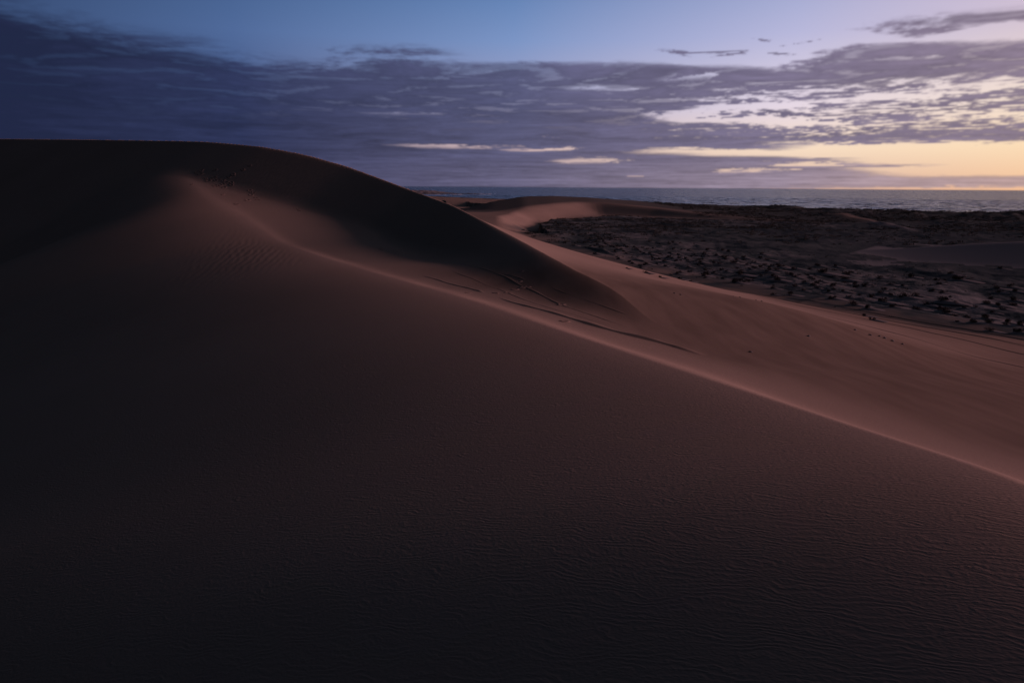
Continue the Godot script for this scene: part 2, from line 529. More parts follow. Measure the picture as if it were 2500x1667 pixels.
func build_sky() -> PanoramaSkyMaterial:
	n1.seed = 4
	n1.frequency = 1.0
	n1.fractal_octaves = 2
	n2.seed = 9
	n2.frequency = 1.0
	n2.fractal_octaves = 5
	n2.fractal_gain = 0.55
	air = [
		[srgb(236, 172, 118), srgb(244, 190, 150), srgb(205, 168, 160), srgb(122, 110, 134), srgb(52, 57, 92), srgb(22, 28, 50), srgb(8, 10, 19)],
		[srgb(255, 214, 148), srgb(252, 221, 183), srgb(246, 220, 196), srgb(212, 184, 182), srgb(84, 87, 124), srgb(28, 35, 62), srgb(9, 12, 22)],
		[srgb(250, 220, 178), srgb(246, 225, 208), srgb(230, 216, 228), srgb(166, 164, 196), srgb(74, 90, 134), srgb(34, 47, 80), srgb(11, 14, 26)],
		[srgb(205, 184, 190), srgb(212, 194, 210), srgb(184, 184, 219), srgb(124, 149, 197), srgb(80, 106, 154), srgb(46, 64, 100), srgb(14, 18, 32)],
		[srgb(176, 160, 180), srgb(204, 186, 212), srgb(142, 157, 200), srgb(81, 119, 171), srgb(62, 92, 136), srgb(42, 64, 98), srgb(17, 22, 38)],
		[srgb(66, 68, 90), srgb(62, 68, 94), srgb(50, 64, 94), srgb(38, 54, 82), srgb(32, 47, 65), srgb(25, 37, 50), srgb(20, 30, 39)],
		[srgb(26, 35, 41), srgb(26, 35, 41), srgb(26, 35, 41), srgb(26, 35, 41), srgb(26, 35, 41), srgb(26, 35, 41), srgb(26, 35, 41)]]
	cloud = [srgb(136, 114, 122), srgb(130, 115, 134), srgb(113, 104, 130), srgb(79, 81, 113), srgb(44, 51, 84), srgb(25, 31, 56), srgb(10, 12, 21)]
	cloud_low = [srgb(190, 150, 145), srgb(188, 158, 155), srgb(146, 131, 148), srgb(100, 96, 124), srgb(52, 58, 92), srgb(27, 33, 59), srgb(10, 12, 21)]
	cloud_top = table([Vector2(-42, 11.2), Vector2(-35.1, 10.7), Vector2(-29.4, 10.1), Vector2(-26.4, 9.7), Vector2(-23, 9.3), Vector2(-19.5, 8.7), Vector2(-16.1, 8.7), Vector2(-12.2, 9.1), Vector2(-8.2, 9.4), Vector2(-4.1, 9.3), Vector2(-0.1, 9.15), Vector2(7.5, 9.2), Vector2(11.8, 8.95), Vector2(15.7, 8.6), Vector2(19.2, 8.5), Vector2(21.8, 9.0), Vector2(23.2, 9.35), Vector2(26, 9.75), Vector2(31.2, 9.6), Vector2(34.8, 9.5), Vector2(44, 9.4)], -42, 44, 1.0, 1)
	banks = [[26.5, 10.95, 46.0, 10.5, 0.62], [11.8, 10.3, 17.6, 9.8, 0.16], [18.5, 9.55, 21.2, 9.4, 0.12], [18.2, 10.85, 19.6, 10.83, 0.09], [20.6, 10.3, 22.2, 10.3, 0.06], [-14.0, 9.9, -3.0, 10.2, 0.5]]
	gaps = [[10.0, 5.65, 25.5, 4.74, 0.26, 1.0], [13.7, 5.98, 23.0, 5.94, 0.30, 0.9], [24.5, 6.5, 37.7, 6.95, 0.26, 0.45], [21.8, 6.3, 30.4, 6.4, 0.2, 0.4], [24.9, 4.61, 37.0, 4.75, 0.2, 0.4], [10.8, 2.85, 37.4, 2.34, 0.30, 1.0], [20.3, 3.16, 40.0, 2.71, 0.30, 1.0], [24.0, 2.4, 46.0, 1.96, 0.62, 1.0], [25.8, 1.32, 48.0, 1.50, 0.46, 1.0], [18.8, 1.80, 25.6, 1.79, 0.10, 0.9], [15.8, 1.38, 21.1, 1.37, 0.10, 0.9], [3.2, 2.06, 8.8, 2.11, 0.30, 0.75], [-0.3, 2.96, 5.5, 3.05, 0.17, 0.8], [-9.5, 3.27, 1.0, 3.02, 0.17, 0.52], [9.6, 0.96, 11.8, 0.97, 0.10, 0.7], [20.0, 0.0, 54.0, 0.1, 0.16, 0.95], [3.8, 7.54, 8.9, 7.40, 0.17, 0.4], [-5.5, 8.73, 1.7, 8.18, 0.17, 0.35], [-13.3, 5.50, -6.6, 5.58, 0.09, 0.35], [1.8, 3.92, 4.2, 3.83, 0.06, 0.3], [11.0, 8.3, 15.5, 8.0, 0.2, 0.6], [21.5, 8.75, 30.5, 8.9, 0.12, 0.35], [30.0, 9.9, 40.0, 10.0, 0.25, 0.7]]
	bars = [[18.7, 5.60, 23.1, 5.36, 0.12], [23.1, 5.3, 28.2, 5.29, 0.12], [26.4, 3.3, 28.6, 3.17, 0.08], [9.0, 2.34, 25.7, 2.12, 0.12], [12.0, 1.64, 29.9, 1.63, 0.11], [25.0, 0.55, 42.0, 0.60, 0.26], [29.0, 6.0, 44.0, 6.1, 0.22], [29.0, 5.3, 44.0, 5.4, 0.2]]
	var small := Image.create(1024, 512, false, Image.FORMAT_RGBF)
	var ground := Color(0.02, 0.02, 0.035)
	small.fill(ground)
	for j in 258:
		var el := 90.0 - (j + 0.5) / 512.0 * 180.0
		for i in 1024:
			var az := wrapf((i + 0.5) / 1024.0 * 360.0, -180.0, 180.0)
			small.set_pixel(i, j, sky_color(az, maxf(el, 0.0)))
	small.resize(4096, 2048, Image.INTERPOLATE_BILINEAR)
	for i in 4096:
		var az := wrapf((i + 0.5) / 4096.0 * 360.0, -180.0, 180.0)
		if absf(az) > 48.0:
			continue
		for j in range(820, 1026):
			var el := 90.0 - (j + 0.5) / 2048.0 * 180.0
			small.set_pixel(i, j, sky_color(az, maxf(el, 0.0)))
	var m := PanoramaSkyMaterial.new()
	m.panorama = ImageTexture.create_from_image(small)
	return m


# ---------------------------------------------------------------- sea
func build_sea() -> void:
	var v := PackedVector3Array()
	var no := PackedVector3Array()
	var tx := PackedVector2Array()
	var ix := PackedInt32Array()
	var radii := PackedFloat32Array()
	var r := 350.0
	while r < 130000.0:
		radii.append(r)
		r += 7.0 if r > 800.0 and r < 3300.0 else r * 0.12
	var cols := 221
	var swell := FastNoiseLite.new()
	swell.seed = 15
	swell.noise_type = FastNoiseLite.TYPE_SIMPLEX_SMOOTH
	swell.frequency = 1.0
	swell.fractal_octaves = 3
	for j in radii.size():
		var live := ramp(800.0, 830.0, radii[j]) * ramp(3300.0, 2400.0, radii[j])
		for i in cols:
			var a := deg_to_rad(-50.0 + i * 100.0 / 220.0)
			var x := sin(a) * radii[j]
			var d := cos(a) * radii[j]
			var gust := 0.6 + 0.8 * maxf(0.0, swell.get_noise_2d(x * 0.0022 + 7.0, d * 0.004) + 0.3)
			v.append(Vector3(x, 2.0 * live * gust * swell.get_noise_2d((x * 0.9 - d * 0.42) / 95.0, (d * 0.9 + x * 0.42) / 38.0), -d))
			tx.append(Vector2((x * 0.97 - d * 0.24) / 1300.0, (d * 0.97 + x * 0.24) / 1000.0))
	for j in radii.size():
		for i in cols:
			var across := v[j * cols + mini(i + 1, cols - 1)] - v[j * cols + maxi(i - 1, 0)]
			var along := v[mini(j + 1, radii.size() - 1) * cols + i] - v[maxi(j - 1, 0) * cols + i]
			no.append(across.cross(along).normalized())
	for j in radii.size() - 1:
		for i in cols - 1:
			var n := j * cols + i
			ix.append_array([n, n + cols, n + 1, n + 1, n + cols, n + cols + 1])
	var arrays := []
	arrays.resize(Mesh.ARRAY_MAX)
	arrays[Mesh.ARRAY_VERTEX] = v
	arrays[Mesh.ARRAY_NORMAL] = no
	arrays[Mesh.ARRAY_TEX_UV] = tx
	arrays[Mesh.ARRAY_INDEX] = ix
	var mesh := ArrayMesh.new()
	mesh.add_surface_from_arrays(Mesh.PRIMITIVE_TRIANGLES, arrays)
	var t := NoiseTexture2D.new()
	t.width = 1024
	t.height = 1024
	t.seamless = true
	var n := FastNoiseLite.new()
	n.seed = 2
	n.frequency = 0.03
	n.fractal_octaves = 5
	t.noise = n
	var m := StandardMaterial3D.new()
	m.albedo_color = Color(0.013, 0.011, 0.045).linear_to_srgb()
	m.roughness = 0.22
	m.heightmap_enabled = true
	m.heightmap_texture = t
	m.heightmap_scale = 1500.0
	m.metallic_specular = 0.31
	var o := MeshInstance3D.new()
	o.name = "sea"
	o.mesh = mesh
	o.material_override = m
	tag(o, "wide blue grey sea stretching to the horizon", "sea", "", "structure")
	add_child(o, true)


# ---------------------------------------------------------------- marks in the sand
func ground(x: float, d: float) -> Vector3:
	return Vector3(x, height(x, d) + EYE, -d)


func ground_normal(x: float, d: float) -> Vector3:
	var e := 0.4
	return Vector3(height(x - e, d) - height(x + e, d), 2.0 * e, height(x, d + e) - height(x, d - e)).normalized()


func smooth_path(at: PackedVector2Array, step: float) -> PackedVector2Array:
	var c := Curve2D.new()
	for i in at.size():
		var before := at[maxi(i - 1, 0)]
		var after := at[mini(i + 1, at.size() - 1)]
		var t := (after - before) / 6.0
		c.add_point(at[i], -t, t)
	c.bake_interval = step
	return c.get_baked_points()


# a small ridge of sand along a path: gentle on the right, steep on the left; the edges sink into the ground
func ridge(called: String, at: PackedVector2Array, tall: Vector2, wide: Vector2, label: String, category: String) -> void:
	var path := smooth_path(at, 0.35)
	var n := path.size()
	var st := SurfaceTool.new()
	st.begin(Mesh.PRIMITIVE_TRIANGLES)
	st.set_smooth_group(0)
	var across := [-0.55, -0.28, -0.02, 0.10, 0.5, 1.0]
	var up := [-0.25, 0.10, 0.92, 1.0, 0.45, -0.15]
	for i in n:
		var t := i / float(n - 1)
		var fwd := (path[mini(i + 1, n - 1)] - path[maxi(i - 1, 0)]).normalized()
		var side := Vector2(fwd.y, -fwd.x)
		if side.x < 0.0:
			side = -side
		var wob := noise.get_noise_2d(t * 5.0 + tall.x * 90.0, at[0].x)
		var h := lerpf(tall.x, tall.y, t) * minf(1.0, minf(t * 6.0, (1.0 - t) * 9.0) + 0.03) * (1.0 + 0.45 * wob)
		var w := lerpf(wide.x, wide.y, t) * (1.0 + 0.3 * wob)
		for k in across.size():
			var p: Vector2 = path[i] + side * w * across[k]
			var g := ground(p.x, p.y)
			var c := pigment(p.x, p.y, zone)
			st.set_color(c)
			st.set_uv(Vector2(p.x * 0.12, p.y * 0.18))
			st.add_vertex(g + Vector3(0, h * up[k] - 0.012, 0))
	for i in n - 1:
		for k in across.size() - 1:
			var a := i * across.size() + k
			var b := a + across.size()
			for v in ([a, b, a + 1, a + 1, b, b + 1] if path[n - 1].y < path[0].y else [a, a + 1, b, a + 1, b + 1, b]):
				st.add_index(v)
	st.generate_normals()
	var o := MeshInstance3D.new()
	o.name = called
	o.mesh = st.commit()
	o.material_override = fine_sand
	tag(o, label, category, "", "structure")
	add_child(o, true)


var fine_sand: StandardMaterial3D


func build_marks() -> void:
	fine_sand = sand_material(0.2)
	mark_sand = StandardMaterial3D.new()
	mark_sand.albedo_color = Color(0.24, 0.17, 0.13).linear_to_srgb()
	mark_sand.roughness = 1.0
	mark_sand.specular_mode = BaseMaterial3D.SPECULAR_DISABLED
	ridge("sand_scarp", [Vector2(-1.3, 44.1), Vector2(0.3, 41.2), Vector2(2.1, 38.3), Vector2(4.0, 35.5), Vector2(5.4, 33.8), Vector2(6.9, 32.6), Vector2(8.0, 31.3), Vector2(8.7, 29.6)], Vector2(0.045, 0.11), Vector2(0.28, 0.85), "long low scarp of sand that curves and widens to a dark end beside the near crest", "sand scarp")
	ridge("sand_scarp", [Vector2(-8.0, 57.0), Vector2(-5.2, 51.5), Vector2(-3.3, 48.5), Vector2(-1.8, 44.9)], Vector2(0.03, 0.055), Vector2(0.25, 0.35), "short low scarp of sand just beyond the near crest, left of the long one", "sand scarp")
	ridge("tyre_track", [Vector2(-6.4, 63.5), Vector2(-3.5, 55.0), Vector2(-1.3, 48.6), Vector2(-0.2, 45.2), Vector2(1.3, 41.9), Vector2(2.6, 39.3), Vector2(4.2, 36.9), Vector2(5.7, 35.2), Vector2(7.1, 34.0)], Vector2(0.035, 0.02), Vector2(0.22, 0.2), "thin track line that runs next to the long sand scarp", "track")
	ridge("tyre_track", [Vector2(-2.1, 59.2), Vector2(-0.5, 54.1), Vector2(0.7, 49.0), Vector2(1.9, 44.9), Vector2(3.0, 41.5), Vector2(4.3, 38.8), Vector2(5.8, 36.3), Vector2(7.2, 34.6)], Vector2(0.055, 0.022), Vector2(0.3, 0.2), "thin track line through the footprints in the hollow below the high dune", "track")
	ridge("tyre_track", [Vector2(-5.9, 67.6), Vector2(-3.1, 61.9), Vector2(-1.2, 57.1), Vector2(0.2, 53.9), Vector2(1.2, 51.0)], Vector2(0.035, 0.04), Vector2(0.22, 0.22), "faint track line at the foot of the dark slip face", "track")
	ridge("tyre_track", [Vector2(2.4, 47.7), Vector2(3.9, 44.0), Vector2(5.6, 40.9), Vector2(7.1, 38.6)], Vector2(0.022, 0.022), Vector2(0.2, 0.2), "faint track line nearest to the tail of the high dune", "track")
	ridge("tyre_track", [Vector2(44, 137), Vector2(48, 122), Vector2(52.5, 108), Vector2(57, 96), Vector2(62, 86), Vector2(67, 76), Vector2(74, 62)], Vector2(0.07, 0.08), Vector2(0.5, 0.5), "wheel track along the edge of the scrub plain, upper line of the middle pair", "track")
	ridge("tyre_track", [Vector2(42.3, 136), Vector2(46.4, 121.2), Vector2(50.9, 107.2), Vector2(55.4, 95.2), Vector2(60.4, 85.2), Vector2(65.4, 75), Vector2(72, 61)], Vector2(0.07, 0.08), Vector2(0.5, 0.5), "wheel track along the edge of the scrub plain, lower line of the middle pair", "track")
	ridge("tyre_track", [Vector2(37, 112), Vector2(40, 101), Vector2(43.5, 91), Vector2(47, 82), Vector2(51, 74), Vector2(56, 65), Vector2(62, 55)], Vector2(0.06, 0.075), Vector2(0.45, 0.45), "wheel track on the pink sand slope, second from the near side", "track")
	ridge("tyre_track", [Vector2(31, 74), Vector2(35, 68), Vector2(39, 62), Vector2(44, 54), Vector2(49, 46)], Vector2(0.045, 0.055), Vector2(0.35, 0.35), "wheel track on the pink sand slope, nearest to the camera", "track")
	ridge("tyre_track", [Vector2(51, 131), Vector2(55, 119), Vector2(58.5, 110), Vector2(62.5, 101), Vector2(67, 93), Vector2(73, 82)], Vector2(0.075, 0.08), Vector2(0.5, 0.5), "wheel track along the edge of the scrub plain, topmost beside the shrubs", "track")
	# footprints: little craters with a kicked-up rim, pieces of the dune that they are in
	var rng := RandomNumberGenerator.new()
	rng.seed = 77
	var crater := lathe([Vector2(0.0, -0.02), Vector2(0.18, -0.015), Vector2(0.30, 0.05), Vector2(0.44, 0.15), Vector2(0.60, 0.13), Vector2(0.85, 0.02), Vector2(1.05, -0.06)], 10, rng)
	var on_face: PackedVector2Array = [Vector2(-50.5, 113.7), Vector2(-50.2, 112.7), Vector2(-51.1, 113.5), Vector2(-48.1, 113.3), Vector2(-47.4, 111.2), Vector2(-46.3, 110.3), Vector2(-47.7, 110.8), Vector2(-47.9, 110.1), Vector2(-46.8, 110.2), Vector2(-45.5, 110), Vector2(-44.8, 109.4), Vector2(-45.1, 108.8), Vector2(-44.4, 107.4), Vector2(-45.3, 108.3), Vector2(-44.9, 110.8), Vector2(-44.4, 111.3), Vector2(-45.7, 107.4), Vector2(-46.1, 108.2), Vector2(-48.6, 110.9), Vector2(-49.3, 107.3), Vector2(-39.9, 106.2), Vector2(-39.4, 106), Vector2(-39.4, 104.9), Vector2(-38.7, 101.6), Vector2(-40.3, 106.8), Vector2(-38.2, 103.7), Vector2(-37.6, 102.7), Vector2(-30.7, 99.8), Vector2(-31.1, 100.6), Vector2(-39, 98.3), Vector2(-42.9, 103.1), Vector2(-43.7, 108.5), Vector2(-43.9, 109.2), Vector2(-43.2, 112.3), Vector2(-42.4, 113.2)]
	var on_floor: PackedVector2Array = [Vector2(0.7, 55.6), Vector2(0.5, 51.4), Vector2(0.8, 48.6), Vector2(0.2, 47.4), Vector2(0.7, 48.1), Vector2(1.1, 48.3), Vector2(-0.3, 45.5), Vector2(-1.1, 45.2), Vector2(-2.9, 44.9), Vector2(2.8, 35.4), Vector2(3.0, 41.5), Vector2(-15.4, 79.8), Vector2(-15, 78.6)]
	for group_ in [[on_face, "high_sand_dune", 0.42], [on_floor, "sand_slope", 0.26]]:
		var parent := get_node(NodePath(group_[1]))
		for p: Vector2 in group_[0]:
			var o := MeshInstance3D.new()
			o.name = "footprint"
			o.mesh = crater
			o.material_override = mark_sand
			var n := ground_normal(p.x, p.y)
			var size: float = group_[2] * rng.randf_range(0.8, 1.35)
			var x_axis := Vector3(0, 0, -1).cross(n).normalized()
			var b := Basis(-x_axis, n, (-x_axis).cross(n)).rotated(n, rng.randf() * TAU)
			o.transform = Transform3D(b.scaled_local(Vector3(size, size * 0.9, size * 1.3)), ground(p.x, p.y))
			parent.add_child(o, true)
	# dark stones and droppings on the sand
	var stone := lathe([Vector2(0.0, 0.78), Vector2(0.4, 0.72), Vector2(0.8, 0.45), Vector2(1.0, 0.1), Vector2(0.9, -0.15)], 9, rng)
	var dark := StandardMaterial3D.new()
	dark.albedo_color = Color(0.05, 0.045, 0.042).linear_to_srgb()
	dark.roughness = 0.9
	var lone := ["lone dark stone on the smooth sand, leftmost of the line of stones", "", "", "", "", "", "small dark stone on bare sand halfway between the near crest and the stones", "tiny dark stone close beyond the near crest"]
	var spots: PackedVector2Array = [Vector2(25.6, 49.9), Vector2(26.4, 49.2), Vector2(27.8, 50.5), Vector2(28.0, 50.1), Vector2(28.2, 49.4), Vector2(28.8, 49.1), Vector2(18.5, 41.6), Vector2(12, 33.4), Vector2(11.9, 49.7), Vector2(12.3, 49.5), Vector2(18, 55), Vector2(18.6, 55.2), Vector2(20.3, 56.2), Vector2(20.7, 56.0)]
	for i in spots.size():
		var o := MeshInstance3D.new()
		o.name = "stone"
		o.mesh = stone
		o.material_override = dark
		var size := rng.randf_range(0.09, 0.14) * (0.6 if i > 6 else 1.0)
		o.position = ground(spots[i].x, spots[i].y)
		o.rotation.y = rng.randf() * TAU
		o.scale = Vector3(size * 1.3, size, size)
		var own: String = lone[i] if i < lone.size() else ""
		tag(o, own if own else ("dark stone in the short line of stones on the smooth sand" if i < 8 else "dark speck of stone on the pink sand slope near the lone shrubs"), "stone", "dark stones in a line on the sand" if i < 6 else "dark stones on the pink sand slope")
		add_child(o, true)


var mark_sand: StandardMaterial3D


func lathe(outline: PackedVector2Array, sides: int, rng: RandomNumberGenerator) -> ArrayMesh:
	var st := SurfaceTool.new()
	st.begin(Mesh.PRIMITIVE_TRIANGLES)
	st.set_smooth_group(0)
	var uneven := PackedFloat32Array()
	for k in sides:
		uneven.append(rng.randf_range(0.8, 1.25))
	for p in outline:
		for k in sides:
			var a := k * TAU / sides
			st.add_vertex(Vector3(cos(a) * p.x * uneven[k], p.y * (0.55 + 0.45 * uneven[(k + 3) % sides]), sin(a) * p.x * uneven[k]))
	for j in outline.size() - 1:
		for k in sides:
			var a := j * sides + k
			var b := j * sides + (k + 1) % sides
			for v in [a, b, a + sides, b, b + sides, a + sides]:
				st.add_index(v)
	st.generate_normals()
	return st.commit()


# ---------------------------------------------------------------- shrubs
func shrub_mesh(rng: RandomNumberGenerator, leaves: int, leaf: float) -> ArrayMesh:
	# leaf-sized faces in a lumpy dome of radius 1
	var st := SurfaceTool.new()
	st.begin(Mesh.PRIMITIVE_TRIANGLES)
	st.set_smooth_group(-1)
	var lumps := []
	for k in 6:
		var a := rng.randf() * TAU
		var d := rng.randf_range(0.15, 0.75)
		lumps.append([Vector3(cos(a) * d, rng.randf_range(0.10, 0.42), sin(a) * d), rng.randf_range(0.28, 0.48)])
	for i in leaves:
		var l: Array = lumps[rng.randi() % lumps.size()]
		var dir := Vector3(rng.randfn(), rng.randfn(), rng.randfn()).normalized()
		var p: Vector3 = l[0] + dir * l[1] * pow(rng.randf(), 0.45)
		if p.y < 0.0:
			p.y *= -0.4
		var a := Vector3(rng.randfn(), rng.randfn(), rng.randfn()).normalized() * leaf * rng.randf_range(0.6, 1.3)
		var b := a.cross(Vector3(rng.randfn(), rng.randfn(), rng.randfn())).normalized() * leaf * rng.randf_range(0.3, 0.7)
		st.add_vertex(p - a)
		st.add_vertex(p + b)
		st.add_vertex(p + a)
		st.add_vertex(p - a)
		st.add_vertex(p + a)
		st.add_vertex(p - b)
	st.generate_normals()
	return st.commit()


func branch_mesh(rng: RandomNumberGenerator) -> ArrayMesh:
	var st := SurfaceTool.new()
	st.begin(Mesh.PRIMITIVE_TRIANGLES)
	st.set_smooth_group(-1)
	for k in 9:
		var a := rng.randf() * TAU
		var tip := Vector3(cos(a) * rng.randf_range(0.3, 0.95), rng.randf_range(0.35, 0.95), sin(a) * rng.randf_range(0.3, 0.95))
		var side := Vector3(-sin(a), 0, cos(a)) * 0.025
		var root := Vector3(cos(a), 0, sin(a)) * 0.06 - Vector3(0, 0.1, 0)
		var up := Vector3(0, 0.03, 0)
		for q in [[root - side, root + side, tip], [root + side, root + up, tip], [root + up, root - side, tip]]:
			for v in q:
				st.add_vertex(v)
	st.generate_normals()
	return st.commit()


func mound_mesh() -> ArrayMesh:
	# the hump of sand that a shrub holds, with a tail downwind
	var st := SurfaceTool.new()
	st.begin(Mesh.PRIMITIVE_TRIANGLES)
	st.set_smooth_group(0)
	var sides := 16
	var rings := [0.0, 0.35, 0.7, 1.0]
	var up := [0.42, 0.32, 0.09, -0.14]
	for j in 4:
		for k in sides:
			var a := k * TAU / sides
			var tail: float = 1.25 + 2.3 * pow(maxf(0.0, cos(a)), 3.0)
			var rr: float = rings[j] * tail
			st.add_vertex(Vector3(cos(a) * rr, up[j], sin(a) * rr * 0.95))
	for j in 3:
		for k in sides:
			var a := j * sides + k
			var b := j * sides + (k + 1) % sides
			for v in [a, b, a + sides, b, b + sides, a + sides]:
				st.add_index(v)
	st.generate_normals()
	return st.commit()


func build_shrubs() -> void:
	var rng := RandomNumberGenerator.new()
	rng.seed = 41
	var greens := []
	for c in [Color(0.020, 0.023, 0.017), Color(0.027, 0.029, 0.019), Color(0.024, 0.023, 0.018)]:
		var m := StandardMaterial3D.new()
		m.albedo_color = c.linear_to_srgb()
		m.roughness = 0.9
		m.cull_mode = BaseMaterial3D.CULL_DISABLED
		greens.append(m)
	var bark := StandardMaterial3D.new()
	bark.albedo_color = Color(0.07, 0.055, 0.045).linear_to_srgb()
	bark.roughness = 1.0
	var sand := StandardMaterial3D.new()
	sand.albedo_color = Color(0.22, 0.20, 0.185).linear_to_srgb()
	sand.roughness = 1.0
	sand.specular_mode = BaseMaterial3D.SPECULAR_DISABLED
	var mound := mound_mesh()
	var kinds := []
	for k in 6:
		var root := Node3D.new()
		root.name = "shrub"
		for part in [["foliage", shrub_mesh(rng, 330, 0.10), greens[k % 3]], ["branches", branch_mesh(rng), bark], ["sand_mound", mound, sand]]:
			var o := MeshInstance3D.new()
			o.name = part[0]
			o.mesh = part[1]
			o.material_override = part[2]
			root.add_child(o)
		kinds.append(root)
	# the big ones stand where the photograph shows them: x, distance, radius
	var big := [[74.0, 163.0, 1.7, "widest low shrub of the dense band, with a pale sand tail to its right"], [59.5, 155.1, 1.15, "round dark shrub, upper of the close pair at the edge of the sand"], [58.9, 151.2, 1.05, "round dark shrub, lower of the close pair at the edge of the sand"], [64.2, 157.9, 1.15, "round dark shrub just right of the close pair"], [80.0, 163.3, 1.2, "tall dark shrub, upper of the two stacked in the middle of the band"], [76.6, 156.3, 1.2, "tall dark shrub, lower of the two stacked in the middle of the band"], [94.7, 162.0, 1.3, "wide dark shrub alone on the open plain right of the dense band"], [99.6, 152.6, 1.5, "large round shrub farthest right alone on the open plain"], [72.7, 124.9, 1.3, "largest shrub in the right part of the dense band"], [66.9, 122.2, 1.2, "ragged shrub on a dark patch in the right part of the dense band"], [76.7, 120.3, 1.2, "shrub pushed up against the right end of the dense band"], [70.4, 117.0, 0.95, "low shrub nearest to the sand below the right part of the dense band"], [73.9, 115.2, 1.25, "dark shrub with a mound of sand under it near the right wheel track"], [53.7, 159.8, 1.3, "wide shrub with a dark hollow left of the close pair"]]
	var placed := []
	for b in big:
		placed.append([b[0], b[1], b[2], b[3], ""])
	var lone := [[13.5, 80.7, 0.22, "tiny lone shrub farthest left on the pink sand"], [15.9, 81.4, 0.34, "low lone shrub on the pink sand, second from the left"], [17.2, 79.0, 0.30, "lone shrub on the pink sand with a dark left side, third from the left"], [24.1, 97.6, 0.40, "flat lone shrub on the pink sand close to the scrub edge"], [27.8, 105.8, 0.34, "small lone shrub on the pink sand next to the scrub edge"], [46.2, 86.0, 0.5, "lone shrub on the pink sand between the wheel tracks"], [52.9, 100.8, 0.55, "lone low shrub between the wheel tracks and the plain"]]
	for b in lone:
		placed.append([b[0], b[1], b[2], b[3], ""])
	var band: PackedVector2Array = [Vector2(40.4, 210.7), Vector2(45.3, 210.6), Vector2(41.9, 204.8), Vector2(55.4, 208.9), Vector2(59, 210.5), Vector2(60.7, 204.4), Vector2(68.6, 218), Vector2(50.8, 209.8), Vector2(63.8, 203.5), Vector2(66.6, 197.2), Vector2(67.6, 200.6), Vector2(73.1, 202.1), Vector2(69.3, 182), Vector2(73.9, 197.8), Vector2(54.8, 185.9), Vector2(49.4, 192.9), Vector2(49.5, 182.2), Vector2(42.2, 189.4), Vector2(59.4, 182.8), Vector2(68.1, 192.7), Vector2(39.1, 161.8), Vector2(44.6, 158.6), Vector2(47.7, 153.7), Vector2(48.6, 147.1), Vector2(53.5, 138.9), Vector2(33.4, 178.8), Vector2(35.8, 182.6), Vector2(30.7, 247.9), Vector2(34.1, 250.2), Vector2(40.4, 248.2), Vector2(33.8, 229.5), Vector2(38.8, 293.5), Vector2(35.3, 298.8), Vector2(32.6, 308.4), Vector2(28.5, 260.6), Vector2(33.6, 220.4), Vector2(30.3, 195.9), Vector2(63.7, 147.5), Vector2(75.3, 172.1), Vector2(82.9, 186), Vector2(86.3, 182.5), Vector2(72, 181), Vector2(59.1, 169.9), Vector2(76.4, 146.3), Vector2(85.4, 157.8), Vector2(80.8, 145.2), Vector2(82.2, 143), Vector2(73.8, 142.3), Vector2(65.3, 133.5), Vector2(62.3, 133.6), Vector2(70.6, 129.6), Vector2(67.1, 118), Vector2(67.6, 127), Vector2(78.3, 116.9), Vector2(83.8, 114.9), Vector2(80.7, 112.9), Vector2(76.2, 108.1), Vector2(73.5, 99.6), Vector2(70.9, 93.5), Vector2(96.7, 134.2), Vector2(98.4, 137.9), Vector2(102.8, 140.1), Vector2(59.1, 117.1), Vector2(58.6, 123.9), Vector2(59.5, 113), Vector2(69.5, 101.1), Vector2(58.8, 136.7), Vector2(54.3, 161.6), Vector2(68.9, 159.2), Vector2(75.6, 159.9)]
	for p in band:
		placed.append([p.x, p.y, rng.randf_range(0.55, 1.0), "", ""])
	# and more of the same in the gaps of the band
	var tries := 0
	while placed.size() < 285 and tries < 20000:
		tries += 1
		var x := rng.randf_range(8.0, 135.0)
		var d := rng.randf_range(82.0, 330.0)
		if x > d * 0.78 or d < 86.0:
			continue
		var sp := outside_plain(x, d)
		var want := exp(-pow((sp + 26.0) / 15.0, 2.0)) * (0.35 + 1.2 * maxf(0.0, noise.get_noise_2d(x * 0.06, d * 0.06) + 0.3)) if sp < -1.0 else 0.0
		want = maxf(want, 0.05 if sp < -40.0 and d < 190.0 else 0.0)
		want *= ramp(340.0, 150.0, d)
		if rng.randf() > want:
			continue
		var clear := true
		for q in placed:
			if Vector2(q[0] - x, q[1] - d).length_squared() < 2.6:
				clear = false
				break
		if clear:
			placed.append([x, d, rng.randf_range(0.4, 0.95), "", ""])
	var first := {}
	for i in placed.size():
		var p: Array = placed[i]
		var k := (i * 5 + i / 6) % 6
		var o: Node3D = kinds[k] if not first.has(k) else kinds[k].duplicate()
		first[k] = true
		o.name = "shrub" if i == 0 else "shrub_%03d" % i
		add_child(o)
		var n := ground(p[0], p[1])
		o.position = n
		var size: float = p[2]
		o.rotation.y = 0.0
		o.scale = Vector3.ONE
		var turn := rng.randf() * TAU
		var stretch := rng.randf_range(1.0, 1.4)
		for part in ["foliage", "branches"]:
			var c: Node3D = o.get_node(part)
			c.rotation.y = turn
			c.scale = Vector3(size * stretch, size * rng.randf_range(0.75, 1.05), size)
			c.position.y = size * 0.22
			if part == "branches":
				c.scale *= 0.72
		var hump: Node3D = o.get_node("sand_mound")
		hump.scale = Vector3(size * 1.1, size * rng.randf_range(0.6, 1.0), size * 0.9)
		hump.rotation.y = -0.38 + rng.randf_range(-0.12, 0.12)
		var label: String = p[3]
		var group := "shrubs scattered on the scrub plain"
